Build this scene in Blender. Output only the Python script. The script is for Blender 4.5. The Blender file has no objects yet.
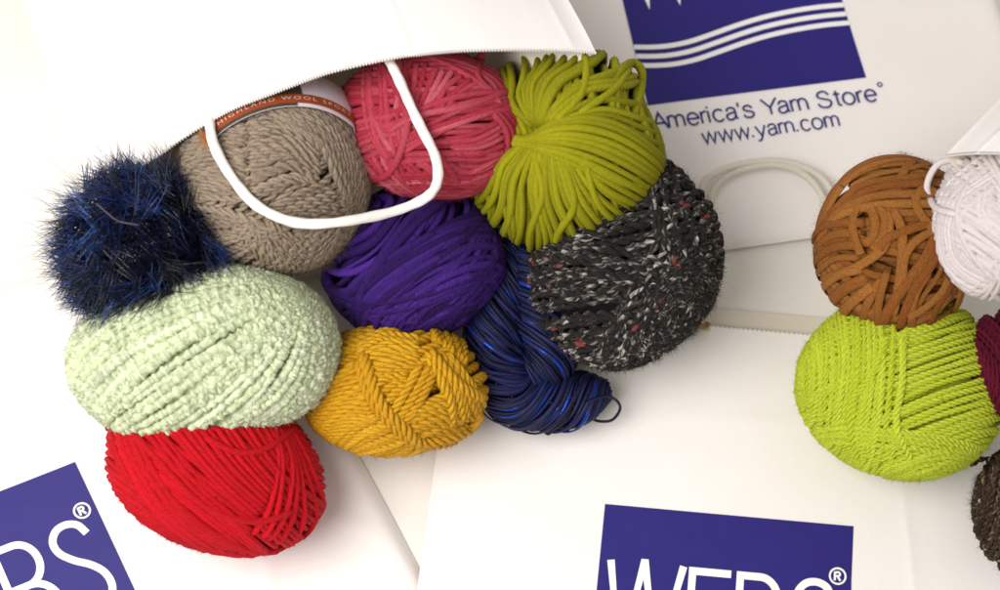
import bpy, math, random
import numpy as np
R_ = math.radians
rng = np.random.default_rng(7)
random.seed(7)
scene = bpy.context.scene
COL = scene.collection

# ------------------------------------------------------------------ camera
F = 1389.0            # focal length in photo pixels (50 mm on a 36 mm sensor, 1000 px wide)
T = R_(20.0); DIST = 0.80
cT, sT = math.cos(T), math.sin(T)
CAM = np.array([0, -DIST*sT, DIST*cT])
FWD = np.array([0, sT, -cT])

def raydir(px, py):
    x = (px-500)/F; y = (295-py)/F
    return np.array([x, y*cT+sT, y*sT-cT])          # depth 1 along the axis

def at(px, py, z):
    d = raydir(px, py)
    return CAM + d*((z-CAM[2])/d[2])

cam_data = bpy.data.cameras.new('camera'); cam = bpy.data.objects.new('camera', cam_data)
COL.objects.link(cam); scene.camera = cam
cam.location = CAM; cam.rotation_euler = (T, 0, 0)
cam_data.lens = 50; cam_data.sensor_width = 36; cam_data.clip_start = .01; cam_data.clip_end = 100
cam_data.dof.use_dof = True
cam_data.dof.focus_distance = 0.715
cam_data.dof.aperture_fstop = 6.3

# ------------------------------------------------------------------ object helpers
def link(name, data, parent=None):
    o = bpy.data.objects.new(name, data); COL.objects.link(o)
    if parent is not None: o.parent = parent
    return o

def tag(o, label=None, cat=None, group=None, kind=None):
    if label: o['label'] = label
    if cat: o['category'] = cat
    if group: o['group'] = group
    if kind: o['kind'] = kind
    return o

def raw_mesh(name, V, Q, tri=None, smooth=True):
    """mesh from numpy verts, quads (n,4) and optional triangles (m,3)"""
    me = bpy.data.meshes.new(name)
    nq = len(Q) if Q is not None else 0; nt = len(tri) if tri is not None else 0
    me.vertices.add(len(V)); me.vertices.foreach_set('co', np.asarray(V, np.float32).ravel())
    loops = []
    if nq: loops.append(np.asarray(Q).ravel())
    if nt: loops.append(np.asarray(tri).ravel())
    lv = np.concatenate(loops).astype(np.int32)
    me.loops.add(len(lv)); me.loops.foreach_set('vertex_index', lv)
    tot = np.concatenate([np.full(nq, 4), np.full(nt, 3)]).astype(np.int32)
    start = np.concatenate([[0], np.cumsum(tot)[:-1]]).astype(np.int32)
    me.polygons.add(nq+nt); me.polygons.foreach_set('loop_start', start)
    me.polygons.foreach_set('use_smooth', np.full(nq+nt, smooth))
    me.update(calc_edges=True)
    return me

class Acc:
    """collects tubes for ONE mesh object, with per-point yarn attributes"""
    def __init__(s): s.V=[]; s.Q=[]; s.fib=[]; s.al=[]; s.rnd=[]; s.n=0
    def add(s, V, Q, fib=None, al=None, rnd=None):
        V = V.reshape(-1, 3); m = len(V)
        s.V.append(V); s.Q.append(Q+s.n); s.n += m
        s.fib.append(np.zeros((m,3)) if fib is None else fib.reshape(-1,3))
        s.al.append(np.zeros(m) if al is None else al.ravel())
        s.rnd.append(np.full(m, .5) if rnd is None else rnd.ravel().copy())
    def build(s, name, mats, parent=None):
        V = np.concatenate(s.V); me = raw_mesh(name, V, np.concatenate(s.Q))
        a = me.attributes.new('fib', 'FLOAT_VECTOR', 'POINT'); a.data.foreach_set('vector', np.concatenate(s.fib).astype(np.float32).ravel())
        a = me.attributes.new('al', 'FLOAT', 'POINT'); a.data.foreach_set('value', np.concatenate(s.al).astype(np.float32))
        a = me.attributes.new('rnd', 'FLOAT', 'POINT'); a.data.foreach_set('value', np.concatenate(s.rnd).astype(np.float32))
        for m in (mats if isinstance(mats, (list, tuple)) else [mats]): me.materials.append(m)
        return link(name, me, parent)

def nrm(v): return v/np.maximum(np.linalg.norm(v, axis=-1, keepdims=True), 1e-12)

def tube(acc, P, Nn, rw, rh=None, ns=8, closed=True, plies=1, pitch=.008, rough=0., fibtwist=500., seed=0, lump=None, tint=None):
    """P,Nn: (S,N,3) centre lines and surface normals; rw/rh: half width / half height (scalar or (S,N))"""
    g = np.random.default_rng(seed)
    S, N, _ = P.shape
    if rh is None: rh = rw
    rw = np.broadcast_to(np.asarray(rw, float), (S, N)) if np.ndim(rw) != 1 else np.broadcast_to(np.asarray(rw)[:,None], (S,N))
    rh = np.broadcast_to(np.asarray(rh, float), (S, N)) if np.ndim(rh) != 1 else np.broadcast_to(np.asarray(rh)[:,None], (S,N))
    if closed: Tn = np.roll(P, -1, 1)-np.roll(P, 1, 1)
    else: Tn = np.gradient(P, axis=1)
    Tn = nrm(Tn); Nn = nrm(Nn-(Nn*Tn).sum(-1, keepdims=True)*Tn); B = np.cross(Tn, Nn)
    seg = np.linalg.norm(np.diff(P, axis=1, append=P[:, :1] if closed else P[:, -1:]), axis=-1)
    sl = np.concatenate([np.zeros((S,1)), np.cumsum(seg, 1)[:, :-1]], 1); L = seg.sum(1, keepdims=True)
    rnd = g.random((S,1)) if tint is None else np.clip(tint+g.normal(size=(S,1))*.13, 0, 1); ph0 = g.random((S,1))*6.283
    th = np.arange(ns)/ns*2*math.pi
    for j in range(plies):
        if plies > 1:
            k = np.maximum(np.round(L/pitch), 1)*2*math.pi/np.maximum(L, 1e-6)
            fi = sl*k + ph0 + 2*math.pi*j/plies
            f = {2:(.46,.56), 3:(.5,.54), 4:(.56,.48)}[plies]
            C = P + (np.cos(fi)*rh*f[0])[...,None]*Nn + (np.sin(fi)*rw*f[0])[...,None]*B
            a, b = rw*f[1], rh*f[1]
        else: C, a, b = P, rw, rh
        if lump:
            lf = 1+lump[0]*np.sin(sl*6.283/lump[1]+ph0*3+1.6*np.sin(sl*6.283/(lump[1]*3.7)+ph0*7))*(.75+.25*np.sin(sl*6.283/(lump[1]*5.3)))
            a = a*lf; b = b*lf
        ring = C[:, :, None, :] + (np.sin(th)*a[...,None])[...,None]*B[:, :, None, :] + (np.cos(th)*b[...,None])[...,None]*Nn[:, :, None, :]
        if rough > 0:
            nz = g.normal(size=(S, N, ns))
            ring = ring + (nz*rough*a[...,None])[...,None]*nrm(ring-C[:, :, None, :])
        tw = th[None,None,:] + (sl*fibtwist)[...,None]
        rr = np.maximum(.5*(a+b), 1e-6)
        al = np.broadcast_to((sl + rnd*7)[...,None], (S,N,ns))
        fib = np.stack([np.cos(tw), np.sin(tw), np.broadcast_to((sl/rr*.22+rnd*97+j*5.1)[...,None], tw.shape)], -1)
        base = (np.arange(S)*N*ns)[:,None,None]
        i0 = np.arange(N if closed else N-1)[None,:,None]; i1 = (i0+1) % N
        q0 = np.arange(ns)[None,None,:]; q1 = (q0+1) % ns
        Q = np.stack(np.broadcast_arrays(base+i0*ns+q0, base+i0*ns+q1, base+i1*ns+q1, base+i1*ns+q0), -1).reshape(-1,4)
        acc.add(ring, Q, fib, al, np.broadcast_to(rnd[...,None], (S,N,ns)))

def spline(pts, n, closed=False):
    """Catmull-Rom through pts (any dimension), n samples"""
    p = np.asarray(pts, float); k = len(p)
    if closed: q = np.concatenate([p[-1:], p, p[:2]]); segs = k
    else: q = np.concatenate([2*p[:1]-p[1:2], p, 2*p[-1:]-p[-2:-1]]); segs = k-1
    t = np.linspace(0, segs, n, endpoint=not closed); i = np.minimum(t.astype(int), segs-1); f = (t-i)[:,None]
    a, b, c, d = q[i], q[i+1], q[i+2], q[i+3]
    return .5*(2*b + (c-a)*f + (2*a-5*b+4*c-d)*f**2 + (3*b-a-3*c+d)*f**3)

def hairs(acc, O, Dr, L, r, curl=.3, n=5, ns=3, seed=0, tint=None):
    """fine tapered fibres from points O along Dr"""
    g = np.random.default_rng(seed); M = len(O)
    s = np.linspace(0, 1, n)[None,:,None]
    side = nrm(np.cross(Dr, g.normal(size=(M,3))))
    L = np.broadcast_to(np.asarray(L, float), (M,))[:,None,None]
    P = O[:,None,:] + Dr[:,None,:]*s*L + side[:,None,:]*(curl*g.normal(size=(M,1,1)))*L*s**2
    Nn = np.broadcast_to(side[:,None,:], P.shape)
    taper = np.broadcast_to((1-.85*s[...,0]**1.5)*r, (M, n))
    tube(acc, P, Nn, taper, taper, ns=ns, closed=False, fibtwist=0, seed=seed, tint=tint)

# ------------------------------------------------------------------ materials
def lin(h):
    h = h.lstrip('#'); o = []
    for i in (0, 2, 4):
        c = int(h[i:i+2], 16)/255; o.append(c/12.92 if c <= .04045 else ((c+.055)/1.055)**2.4)
    return (*o, 1)

class NT:
    def __init__(s, name):
        s.m = bpy.data.materials.new(name); s.m.use_nodes = True; s.t = s.m.node_tree
        s.t.nodes.clear()
        s.out = s.n('ShaderNodeOutputMaterial'); s.p = s.n('ShaderNodeBsdfPrincipled'); s.l(s.p.outputs[0], s.out.inputs[0])
    def n(s, ty, **k):
        x = s.t.nodes.new(ty)
        for a, v in k.items(): setattr(x, a, v)
        return x
    def l(s, a, b): s.t.links.new(a, b)
    def attr(s, nm): return s.n('ShaderNodeAttribute', attribute_name=nm)
    def mix(s, fac, a, b, mode='MIX'):
        x = s.n('ShaderNodeMix', data_type='RGBA', blend_type=mode)
        for sock, v in ((x.inputs[0], fac), (x.inputs[6], a), (x.inputs[7], b)):
            if hasattr(v, 'is_output'): s.l(v, sock)
            else: sock.default_value = v
        return x.outputs[2]
    def ramp(s, fac, stops, interp='LINEAR'):
        x = s.n('ShaderNodeValToRGB'); x.color_ramp.interpolation = interp
        e = x.color_ramp.elements
        while len(e) < len(stops): e.new(.5)
        for el, (p, c) in zip(e, stops): el.position = p; el.color = c
        s.l(fac, x.inputs[0]); return x.outputs[0]
    def noise(s, vec=None, w=None, scale=5, detail=2, rough=.5, dim='3D'):
        x = s.n('ShaderNodeTexNoise', noise_dimensions=dim)
        x.inputs['Scale'].default_value = scale; x.inputs['Detail'].default_value = detail; x.inputs['Roughness'].default_value = rough
        if vec is not None: s.l(vec, x.inputs['Vector'])
        if w is not None: s.l(w, x.inputs['W'])
        return x.outputs[0]
    def bump(s, h, strength, dist):
        x = s.n('ShaderNodeBump'); x.inputs['Strength'].default_value = strength; x.inputs['Distance'].default_value = dist
        s.l(h, x.inputs['Height']); s.l(x.outputs[0], s.p.inputs['Normal'])
    def set(s, **k):
        for a, v in k.items(): s.p.inputs[a.replace('_', ' ')].default_value = v

def yarn_mat(name, c1, c2, rough=.8, sheen=.25, fscale=2.2, fstr=.6, fdist=.0006, c3=None, slow=40., spec=.25, fibmix=.6):
    """c1..c2: strand-to-strand colour spread; c3: slow colour change along the strand"""
    m = NT(name)
    fib = m.attr('fib').outputs['Vector']; al = m.attr('al').outputs['Fac']; rn = m.attr('rnd').outputs['Fac']
    nf = m.noise(vec=fib, scale=fscale, detail=3, rough=.6)
    c = m.mix(rn, lin(c1), lin(c2))
    if c3:
        sl = m.noise(w=al, scale=slow, detail=1, dim='1D')
        c = m.mix(m.ramp(sl, [(.5, (0,0,0,1)), (.72, (1,1,1,1))]), c, lin(c3))
    c = m.mix(fibmix, c, m.mix(m.ramp(nf, [(.3, (.5,.5,.5,1)), (.55, (1,1,1,1))]), (0,0,0,1), c, 'MIX'), 'MIX')
    m.l(c, m.p.inputs['Base Color'])
    m.set(Roughness=rough, Sheen_Weight=sheen*.15, Sheen_Roughness=.5, Specular_IOR_Level=spec)
    m.p.inputs['Sheen Tint'].default_value = lin(c2)
    m.bump(nf, min(1, fstr*1.5), fdist*2.2)
    return m.m

def tweed_mat(name, stops, fleck=None, fscale=110., rough=.85):
    m = NT(name)
    fib = m.attr('fib').outputs['Vector']; al = m.attr('al').outputs['Fac']
    n1 = m.noise(vec=fib, scale=fscale, detail=2, rough=.55)
    nf = m.noise(vec=fib, scale=2.4, detail=3, rough=.65)
    dk = m.noise(w=al, scale=28, detail=1, dim='1D')
    mm = m.n('ShaderNodeMath', operation='MULTIPLY_ADD'); m.l(dk, mm.inputs[0]); mm.inputs[1].default_value = .45; m.l(n1, mm.inputs[2])
    sb = m.n('ShaderNodeMath', operation='SUBTRACT'); m.l(mm.outputs[0], sb.inputs[0]); sb.inputs[1].default_value = .245
    c = m.ramp(sb.outputs[0], [(p, lin(h)) for p, h in stops])
    if fleck:
        n2 = m.noise(w=al, scale=70, detail=0, dim='1D')
        mk = m.ramp(n2, [(.88, (0,0,0,1)), (.91, (1,1,1,1))])
        c = m.mix(mk, c, lin(fleck))
    m.l(c, m.p.inputs['Base Color']); m.set(Roughness=rough, Sheen_Weight=.02, Specular_IOR_Level=.2)
    m.bump(nf, .7, .0006); return m.m

def plain(name, h, rough=.6, spec=.4, bump=None):
    m = NT(name); m.set(Base_Color=lin(h), Roughness=rough, Specular_IOR_Level=spec)
    if bump:
        tc = m.n('ShaderNodeTexCoord'); nz = m.noise(vec=tc.outputs['Object'], scale=bump[0], detail=4, rough=.6)
        m.bump(nz, bump[1], bump[2])
    return m.m

def paper_mat(name, h, h2):
    m = NT(name); tc = m.n('ShaderNodeTexCoord')
    n1 = m.noise(vec=tc.outputs['Object'], scale=9, detail=3); n2 = m.noise(vec=tc.outputs['Object'], scale=900, detail=2)
    n3 = m.noise(vec=tc.outputs['Object'], scale=38, detail=3)
    m.l(m.mix(m.ramp(n1, [(.35, (0,0,0,1)), (.7, (1,1,1,1))]), lin(h), lin(h2)), m.p.inputs['Base Color'])
    m.set(Roughness=.52, Specular_IOR_Level=.35)
    ad = m.n('ShaderNodeMath', operation='MULTIPLY_ADD'); m.l(n3, ad.inputs[0]); ad.inputs[1].default_value = 3.0
    m.l(n2, ad.inputs[2]); m.bump(ad.outputs[0], .35, .0003)
    return m.m

def ink_mat(name, h, h2):
    m = NT(name); tc = m.n('ShaderNodeTexCoord')
    n1 = m.noise(vec=tc.outputs['Object'], scale=60, detail=4, rough=.7)
    m.l(m.mix(n1, lin(h), lin(h2)), m.p.inputs['Base Color']); m.set(Roughness=.5, Specular_IOR_Level=.25)
    n3 = m.noise(vec=tc.outputs['Object'], scale=38, detail=3); m.bump(n3, .35, .0012)
    return m.m

M_paper = paper_mat('white_paper', 'F3EDE9', 'EFE8E2')
M_kraft = paper_mat('paper_inside', 'E4DBCB', 'DCD2C0')
M_table = paper_mat('white_table', 'EFEAE2', 'EAE4DB')
M_ink = ink_mat('blue_ink', '251C6E', '2C2478')
M_white_ink = plain('white_letters', 'F3EFEC', .5)
M_cord = yarn_mat('white_twisted_paper_cord', 'F0ECE4', 'F4F0E8', .6, 0, fscale=1.6, fstr=.4, fdist=.0003, fibmix=.12)

M_cord2 = yarn_mat('off_white_paper_cord', 'DCD4C6', 'E2DACC', .65, 0, fscale=1.6, fstr=.4, fdist=.0003, fibmix=.15)

# ------------------------------------------------------------------ yarn balls
ZT = .009
NC = 128
def cube_idx(d):
    ax = np.argmax(np.abs(d), -1)
    m = np.take_along_axis(d, ax[...,None], -1)[...,0]
    o1 = np.where(ax == 0, d[...,1], d[...,0]); o2 = np.where(ax == 2, d[...,1], d[...,2])
    am = np.maximum(np.abs(m), 1e-9)
    i = np.clip(((np.arctan(o1/am)/(math.pi/2)+.5)*NC).astype(int), 0, NC-1)
    j = np.clip(((np.arctan(o2/am)/(math.pi/2)+.5)*NC).astype(int), 0, NC-1)
    return ((ax*2+(m > 0))*NC+i)*NC+j

BALLS = []
class Ball:
    def __init__(s, px, py, a, b, ang=0, z=None, c=None, w=7., pad=2.0, N=300, amp=.02, seed=1, cap=3.2, mod=None, thk=.86):
        s.g = np.random.default_rng(seed); s.N = N; s.modf = mod; s.amp = amp; s.seed = seed; s.ang = ang
        zz = z if z is not None else .05
        for _ in range(6):
            P = at(px, py, zz); t = float((P-CAM) @ FWD); k = t/F
            semi = np.array([a, b, c if c else .5*(a+b)])*k
            W = nrm(CAM-P); U = nrm(np.array([1., 0, 0])-W[0]*W); V = np.cross(W, U)
            ca, sa = math.cos(R_(ang)), math.sin(R_(ang))
            s.E = np.stack([U*ca+V*sa, V*ca-U*sa, W])
            if z is not None: break
            zz = ZT + math.sqrt(((s.E[:,2]*semi)**2).sum())
        s.C = P; s.k = k; s.outer = semi; s.w = w*k; s.wpx = w
        s.base = semi-pad*s.w; s.padw = pad*s.w; s.thk = thk; s.off = 0.; s.rm = semi.mean()
        s.H = np.zeros(6*NC*NC); s.press = []; s.lays = []; s.opens = []
        s.cap = cap*s.w
        s.kv = s.g.normal(size=(6,3))*2.2; s.kp = s.g.random(6)*6.28
        BALLS.append(s)
    # image-frame direction (u right, v up, w to camera) -> local unit sphere (ball axes may be rotated)
    def rot(s, d):
        ca, sa = math.cos(R_(s.ang)), math.sin(R_(s.ang)); d = np.asarray(d, float)
        return np.stack([d[...,0]*ca+d[...,1]*sa, d[...,1]*ca-d[...,0]*sa, d[...,2]], -1)
    def mod(s, d):
        f = 1+s.amp*np.sin(d @ s.kv.T + s.kp).sum(-1)/2.2
        if s.modf is not None: f = f*s.modf(s, d)
        return f
    def surf(s, d, h):
        p = (d*s.base)*s.mod(d)[...,None]
        n = nrm(d/s.base)
        return s.C + (p+n*h[...,None]) @ s.E, n @ s.E
    def deform(s, P, r):
        for o in s.press:
            q = ((P-o.C) @ o.E.T)/(o.outer*.93+r*.3)
            L = np.linalg.norm(q, axis=-1, keepdims=True); ins = L[...,0] < 1
            q2 = q/np.maximum(L, .05)
            P = np.where(ins[...,None], (q2*(o.outer*.93+r*.3)) @ o.E + o.C, P)
        P[...,2] = np.maximum(P[...,2], ZT-.002+r)
        return P
    def drop(s, d, w, th, closed=True, lift=None, smooth=4.0):
        """let one strand settle on what is already wound; returns height of its centre"""
        nx = np.roll(d, -1, 0)-np.roll(d, 1, 0) if closed else np.gradient(d, axis=0)
        side = nrm(np.cross(d, nx))
        offs = np.linspace(-.36, .36, 5)*w/s.rm
        h = s.H[cube_idx(nrm(d[:,None]+side[:,None]*offs[None,:,None]))].max(1)
        ds = np.linalg.norm(np.diff(d, axis=0), axis=1).mean()*s.rm
        k = max(1, int(smooth*w/ds))
        pad = (lambda x: np.concatenate([x[-k:], x, x[:k]])) if closed else (lambda x: np.pad(x, k, mode='edge'))
        hp = pad(h); mx = np.max([hp[i:i+len(h)] for i in range(0, 2*k+1, max(1, k//4))], 0)
        mp = pad(mx); h = np.mean([mp[i:i+len(h)] for i in range(2*k+1)], 0)
        h = s.cap*np.tanh(h/s.cap)
        offs = np.linspace(-.48, .48, 9); prof = np.sqrt(np.maximum(1-(offs*2)**2*.8, 0))
        idx = cube_idx(nrm(d[:,None]+side[:,None]*(offs*w/s.rm)[None,:,None]))
        np.maximum.at(s.H, idx.ravel(), (h[:,None]+th*prof[None,:]).ravel())
        b = h+th*.5
        if lift is not None: b = b+lift
        return b
    def circle(s, n, dd):
        n = nrm(np.asarray(n, float)); e1 = nrm(np.cross(n, [.31, .77, .55])); e2 = np.cross(n, e1)
        t = np.linspace(0, 2*math.pi, s.N, endpoint=False)+s.g.random()*6.28
        return t, n, e1, e2
    def loop(s, n, dd, wob=.12, w=None, th=None):
        w = w or s.w; th = th or w*s.thk
        t, n, e1, e2 = s.circle(n, dd)
        dd = dd + wob*w/s.rm*(np.sin(t+s.g.random()*6.3)+.7*np.sin(2*t+s.g.random()*6.3)+.4*np.sin(5*t+s.g.random()*6.3))
        dd = np.clip(dd, -.985, .985)
        r = np.sqrt(1-dd**2)
        d = dd[:,None]*n + r[:,None]*(np.cos(t)[:,None]*e1+np.sin(t)[:,None]*e2)
        b = s.drop(d, w, th)
        s.lays.append((d, b))
    def S(s, phi, y0=-1., y1=1., tilt=0., sp=.93, jit=.6, wob=.12, order=None):
        """parallel strands running along image angle phi, stacked from y0 to y1 across"""
        p = R_(phi); tl = R_(tilt)
        pa = math.asin(max(-1, min(1, y0))); pb = math.asin(max(-1, min(1, y1)))
        n = max(1, int(abs(pb-pa)*s.rm/(s.w*sp)))
        aa = list(np.linspace(pa, pb, n))
        if order == 'rand': s.g.shuffle(aa)
        elif order == 'rev': aa = aa[::-1]
        if abs(y1-y0) < 1.85:      # a band is wound two deep, the lower strands under the gaps of the upper ones
            st = (pb-pa)/max(n-1, 1); aa = [a+st*.5 for a in aa[1:-1]]+list(aa)
        for a in aa:
            a = a + s.g.normal()*.12*s.w/s.rm
            y = math.sin(a); ww = math.cos(a)
            pj = p+R_(s.g.normal()*jit); tj = tl+R_(s.g.normal()*jit)
            perp = np.array([-math.sin(pj)*math.cos(tj), math.cos(pj)*math.cos(tj), math.sin(tj)])
            front = np.array([-math.sin(p)*y, math.cos(p)*y, ww])
            s.loop(s.rot(perp), float(perp @ front), wob)
        return s
    def M(s, pu, pv, a0, a1, sp=1.0, off=.06, wob=.12, tilt=0., order=None):
        """strands through a pinch point (pu,pv), fanning over image angles a0..a1"""
        P = np.array([pu, pv, math.sqrt(max(0.0, 1-pu*pu-pv*pv))])
        P = nrm(P); n = max(1, int(abs(R_(a1-a0))*s.rm/(s.w*sp)))
        e1 = nrm(np.array([1., 0, 0])-P[0]*P); e2 = np.cross(P, e1)
        aa = list(np.linspace(a0, a1, n))
        if order == 'rand': s.g.shuffle(aa)
        for a in aa:
            a = R_(a+s.g.normal()*1.2)
            dr = math.cos(a)*e1+math.sin(a)*e2
            nn = nrm(np.cross(P, dr)+P*s.g.normal()*off+P*tilt)
            s.loop(s.rot(nn), s.g.normal()*off*.5+tilt, wob)
        return s
    def uvdir(s, q, n):
        sm = spline(q, n); uv = sm[:, :2]; rr = np.linalg.norm(uv, axis=1)
        z = np.sqrt(np.maximum(1-np.minimum(rr, 1)**2, 0))-np.maximum(rr-1, 0)*2.2    # beyond the rim the strand turns under
        return s.rot(nrm(np.stack([uv[:,0], uv[:,1], z], -1))), sm[:, 2]
    def O(s, pts, lift=0., n=150):
        """an open strand wound as part of the ball"""
        q = np.array([(p[0], p[1], p[2] if len(p) > 2 else lift) for p in pts], float)
        d, lf = s.uvdir(q, n)
        t = np.linspace(0, 1, n)
        b = s.drop(d, s.w, s.w*s.thk, closed=False, smooth=2.5)+lf*s.w-s.w*1.2*(np.exp(-(t/.04)**2)+np.exp(-((1-t)/.04)**2))
        s.opens.append((d, b)); return s
    def G(s, A, B, n, lift=.05, jit=.02, deep=True):
        """n open strands filling the band between two guide curves"""
        A, B = np.asarray(A, float), np.asarray(B, float); tt = list(np.linspace(0, 1, n))
        if deep: tt = [t+.5/max(n-1, 1) for t in tt[:-1]]+tt          # two deep: gaps of the upper strands show lower ones
        for t in tt:
            q = A*(1-t)+B*t+s.g.normal(size=A.shape)*jit*.6+s.g.normal(size=(1,2))*jit*.5
            s.O([tuple(p) for p in q], lift=lift*s.g.random())
        return s
    def px(s, sc, ox, oy, *pts):
        c = CAM+0; d = (s.C-CAM); dep = d @ FWD; k = F/dep
        bx = 500+F*d[0]/dep; by = 295-F*(d[1]*cT+d[2]*sT)/dep
        return [((x/sc+ox-bx)*s.k/s.outer[0], (by-(y/sc+oy))*s.k/s.outer[1]) for x, y in pts]
    def build(s, name, mat, rw=1.0, rh=1.0, ns=8, plies=1, pitch=.008, rough=0., fibtwist=500., fuzz=0, fuzzlen=.004, fuzzr=.00005, core=True, wjit=.05, lump=None, corep=10):
        acc = Acc(); s.mat = mat; s.tk = dict(ns=ns, plies=plies, pitch=pitch, rough=rough, fibtwist=fibtwist, lump=lump)
        D = np.stack([l[0] for l in s.lays]); B = np.stack([l[1] for l in s.lays])
        s.off = s.padw-(np.percentile(B, 85)+.45*s.w); B = B+s.off; s.coreh = float(np.percentile(B, corep))-s.w*.15
        P, Nn = s.surf(D, B); P = s.deform(P, s.w*.5)
        sc = 1+s.g.normal(size=len(P))*wjit
        tube(acc, P, Nn, s.w*.5*rw*sc, s.w*.5*rh*sc, closed=True, seed=s.seed, **s.tk)
        if s.opens:
            Do = np.stack([l[0] for l in s.opens]); Bo = np.stack([l[1] for l in s.opens])+s.off
            Po, No = s.surf(Do, Bo); Po = s.deform(Po, s.w*.5); so = (1+s.g.normal(size=len(Po))*wjit)[:,None]*np.ones(Po.shape[1])
            tube(acc, Po, No, s.w*.5*rw*so, s.w*.5*rh*so, closed=False, seed=s.seed+500, **s.tk)
        if core:
            u = np.linspace(0.02, math.pi-.02, 24); v = np.linspace(0, 2*math.pi, 36, endpoint=False)
            d = np.stack([np.sin(u)[:,None]*np.cos(v), np.sin(u)[:,None]*np.sin(v), np.cos(u)[:,None]+0*v], -1)
            cp, _ = s.surf(d, np.full(d.shape[:2], s.coreh)); cp = s.deform(cp, 0.)
            i0 = np.arange(23)[:,None]; q = np.arange(36)[None,:]
            Q = np.stack(np.broadcast_arrays(i0*36+q, i0*36+(q+1)%36, (i0+1)*36+(q+1)%36, (i0+1)*36+q), -1).reshape(-1,4)
            acc.add(cp, Q)
        if fuzz:
            n = fuzz; i = s.g.integers(len(P), size=n); j = s.g.integers(s.N, size=n)
            top = B[i, j] > np.percentile(B, 30); i, j = i[top], j[top]
            nn = Nn[i, j]; o = P[i, j]+nrm(nn+.6*s.g.normal(size=nn.shape))*s.w*.45
            dr = nrm(nn*.8+s.g.normal(size=nn.shape)*.8)
            hairs(acc, o, dr, fuzzlen*(.4+s.g.random(len(o))), fuzzr*1.3, curl=.45, n=4, seed=s.seed)
        s.ob = acc.build(name, mat)
        return s.ob
    def strand(s, pts, name='loose_strand', lift=0., sink=True, n=160, w=None, mat=None, rw=1., rh=1., **kw):
        """one free strand lying over the ball; pts in image-frame (u,v[,lift in strand widths])"""
        w = w or s.w
        q = np.array([(p[0], p[1], p[2] if len(p) > 2 else lift) for p in pts], float)
        sm = spline(q, n)
        uv = sm[:, :2]; rr = np.linalg.norm(uv, axis=1); over = np.maximum(rr, .999)
        d = np.stack([uv[:,0], uv[:,1], np.sqrt(np.maximum(1-np.minimum(rr,.999)**2, 0.002))], -1)
        ext = np.maximum(rr-1, 0)*s.rm
        d = s.rot(nrm(d))
        b = s.drop(d, w, w*s.thk, closed=False, lift=None, smooth=1.5)+sm[:,2]*w+ext
        if sink:
            t = np.linspace(0, 1, n); b = b-w*1.6*(np.exp(-(t/.035)**2)+np.exp(-((1-t)/.035)**2))
        P, Nn = s.surf(d, b+s.off); P = s.deform(P, w*.5)
        acc = Acc(); tk = dict(s.tk); tk.update(kw)
        tp = np.minimum(1, .25+np.minimum(np.arange(n), np.arange(n)[::-1])/4.)[None]
        tube(acc, P[None], Nn[None], w*.5*rw*tp, w*.5*rh*tp, closed=False, seed=s.seed+len(pts), **tk)
        return acc.build(name, mat or s.mat, s.ob)

def hit(px, py, infl=0.0, balls=None):
    """nearest depth along the pixel's ray where it meets a ball (None if it misses)"""
    d = raydir(px, py); best = None
    for o in (balls or BALLS):
        e = o.outer+infl; q0 = ((CAM-o.C) @ o.E.T)/e; q1 = (d @ o.E.T)/e
        A = q1 @ q1; Bq = q0 @ q1; Cc = q0 @ q0-1; disc = Bq*Bq-A*Cc
        if disc > 0:
            t = (-Bq-math.sqrt(disc))/A
            if best is None or t < best: best = t
    return best

def pinch(pu, pv, depth, width):
    def f(s, d):
        P = s.rot(nrm(np.array([pu, pv, math.sqrt(max(0, 1-pu*pu-pv*pv))])))
        a = np.arccos(np.clip(d @ P, -1, 1)); return 1-depth*np.exp(-(a/width)**2)
    return f
def olive_mod(s, d):
    f = pinch(-.46, .18, .26, .30)(s, d); c, n = math.cos(R_(s.ang)), math.sin(R_(s.ang))
    u = d[...,0]*c-d[...,1]*n; v = d[...,0]*n+d[...,1]*c; th = np.arctan2(v, u); pl = np.hypot(u, v)**2
    bump = lambda t0, wd: np.exp(-(np.angle(np.exp(1j*(th-R_(t0))))/R_(wd))**2)
    return f*(1+pl*(-.10*bump(24, 22)+.08*bump(-30, 34)+.05*bump(58, 18)))
taupe   = Ball(276, 173, 97, 104, 0,   z=.104, w=8.6, N=340, seed=11, amp=.03)
coral   = Ball(431, 124, 97, 77, -8,  z=.110, w=7.6, N=260, seed=12, amp=.035, c=74)
olive   = Ball(564, 150, 101, 102, -30,  z=.093, w=8.6, N=260, seed=13, amp=.035, mod=olive_mod, cap=3.4)
purple  = Ball(413, 262, 90, 78, 12,  z=.064, w=10.5, N=240, seed=14, amp=.035, c=74)
mint    = Ball(209, 355, 137, 91, 6,  z=.086, w=10.5, N=520, seed=15, amp=.035, c=78, pad=1.6)
eyelash = Ball(146, 250, 72, 77, 0,   z=.110, w=6.0, pad=1.2, N=200, seed=16, c=60)
skein   = Ball(527, 345, 52, 72, 12, w=3.6, N=300, seed=17, c=46)
tweed   = Ball(622, 264, 98, 110, -18, w=11.5, N=380, seed=18, amp=.035, c=96)
mustard = Ball(394, 388, 96, 68, 4,   w=13.0, N=380, seed=19, amp=.035, c=72)
red     = Ball(216, 470, 112, 84, -25, w=7.4, N=260, seed=20, amp=.035, c=84)
white   = Ball(1010, 223, 79, 78, 0,  z=.132, w=6.8, N=240, seed=21, amp=.035, c=74)
brown   = Ball(894, 245, 80, 91, 0,   z=.094, w=9.6, N=260, seed=22, amp=.035, pad=1.1, c=70, thk=.42)
burgundy= Ball(1027, 364, 66, 63, 0,  z=.082, w=7.4, N=360, seed=23, amp=.035, c=62)
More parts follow.
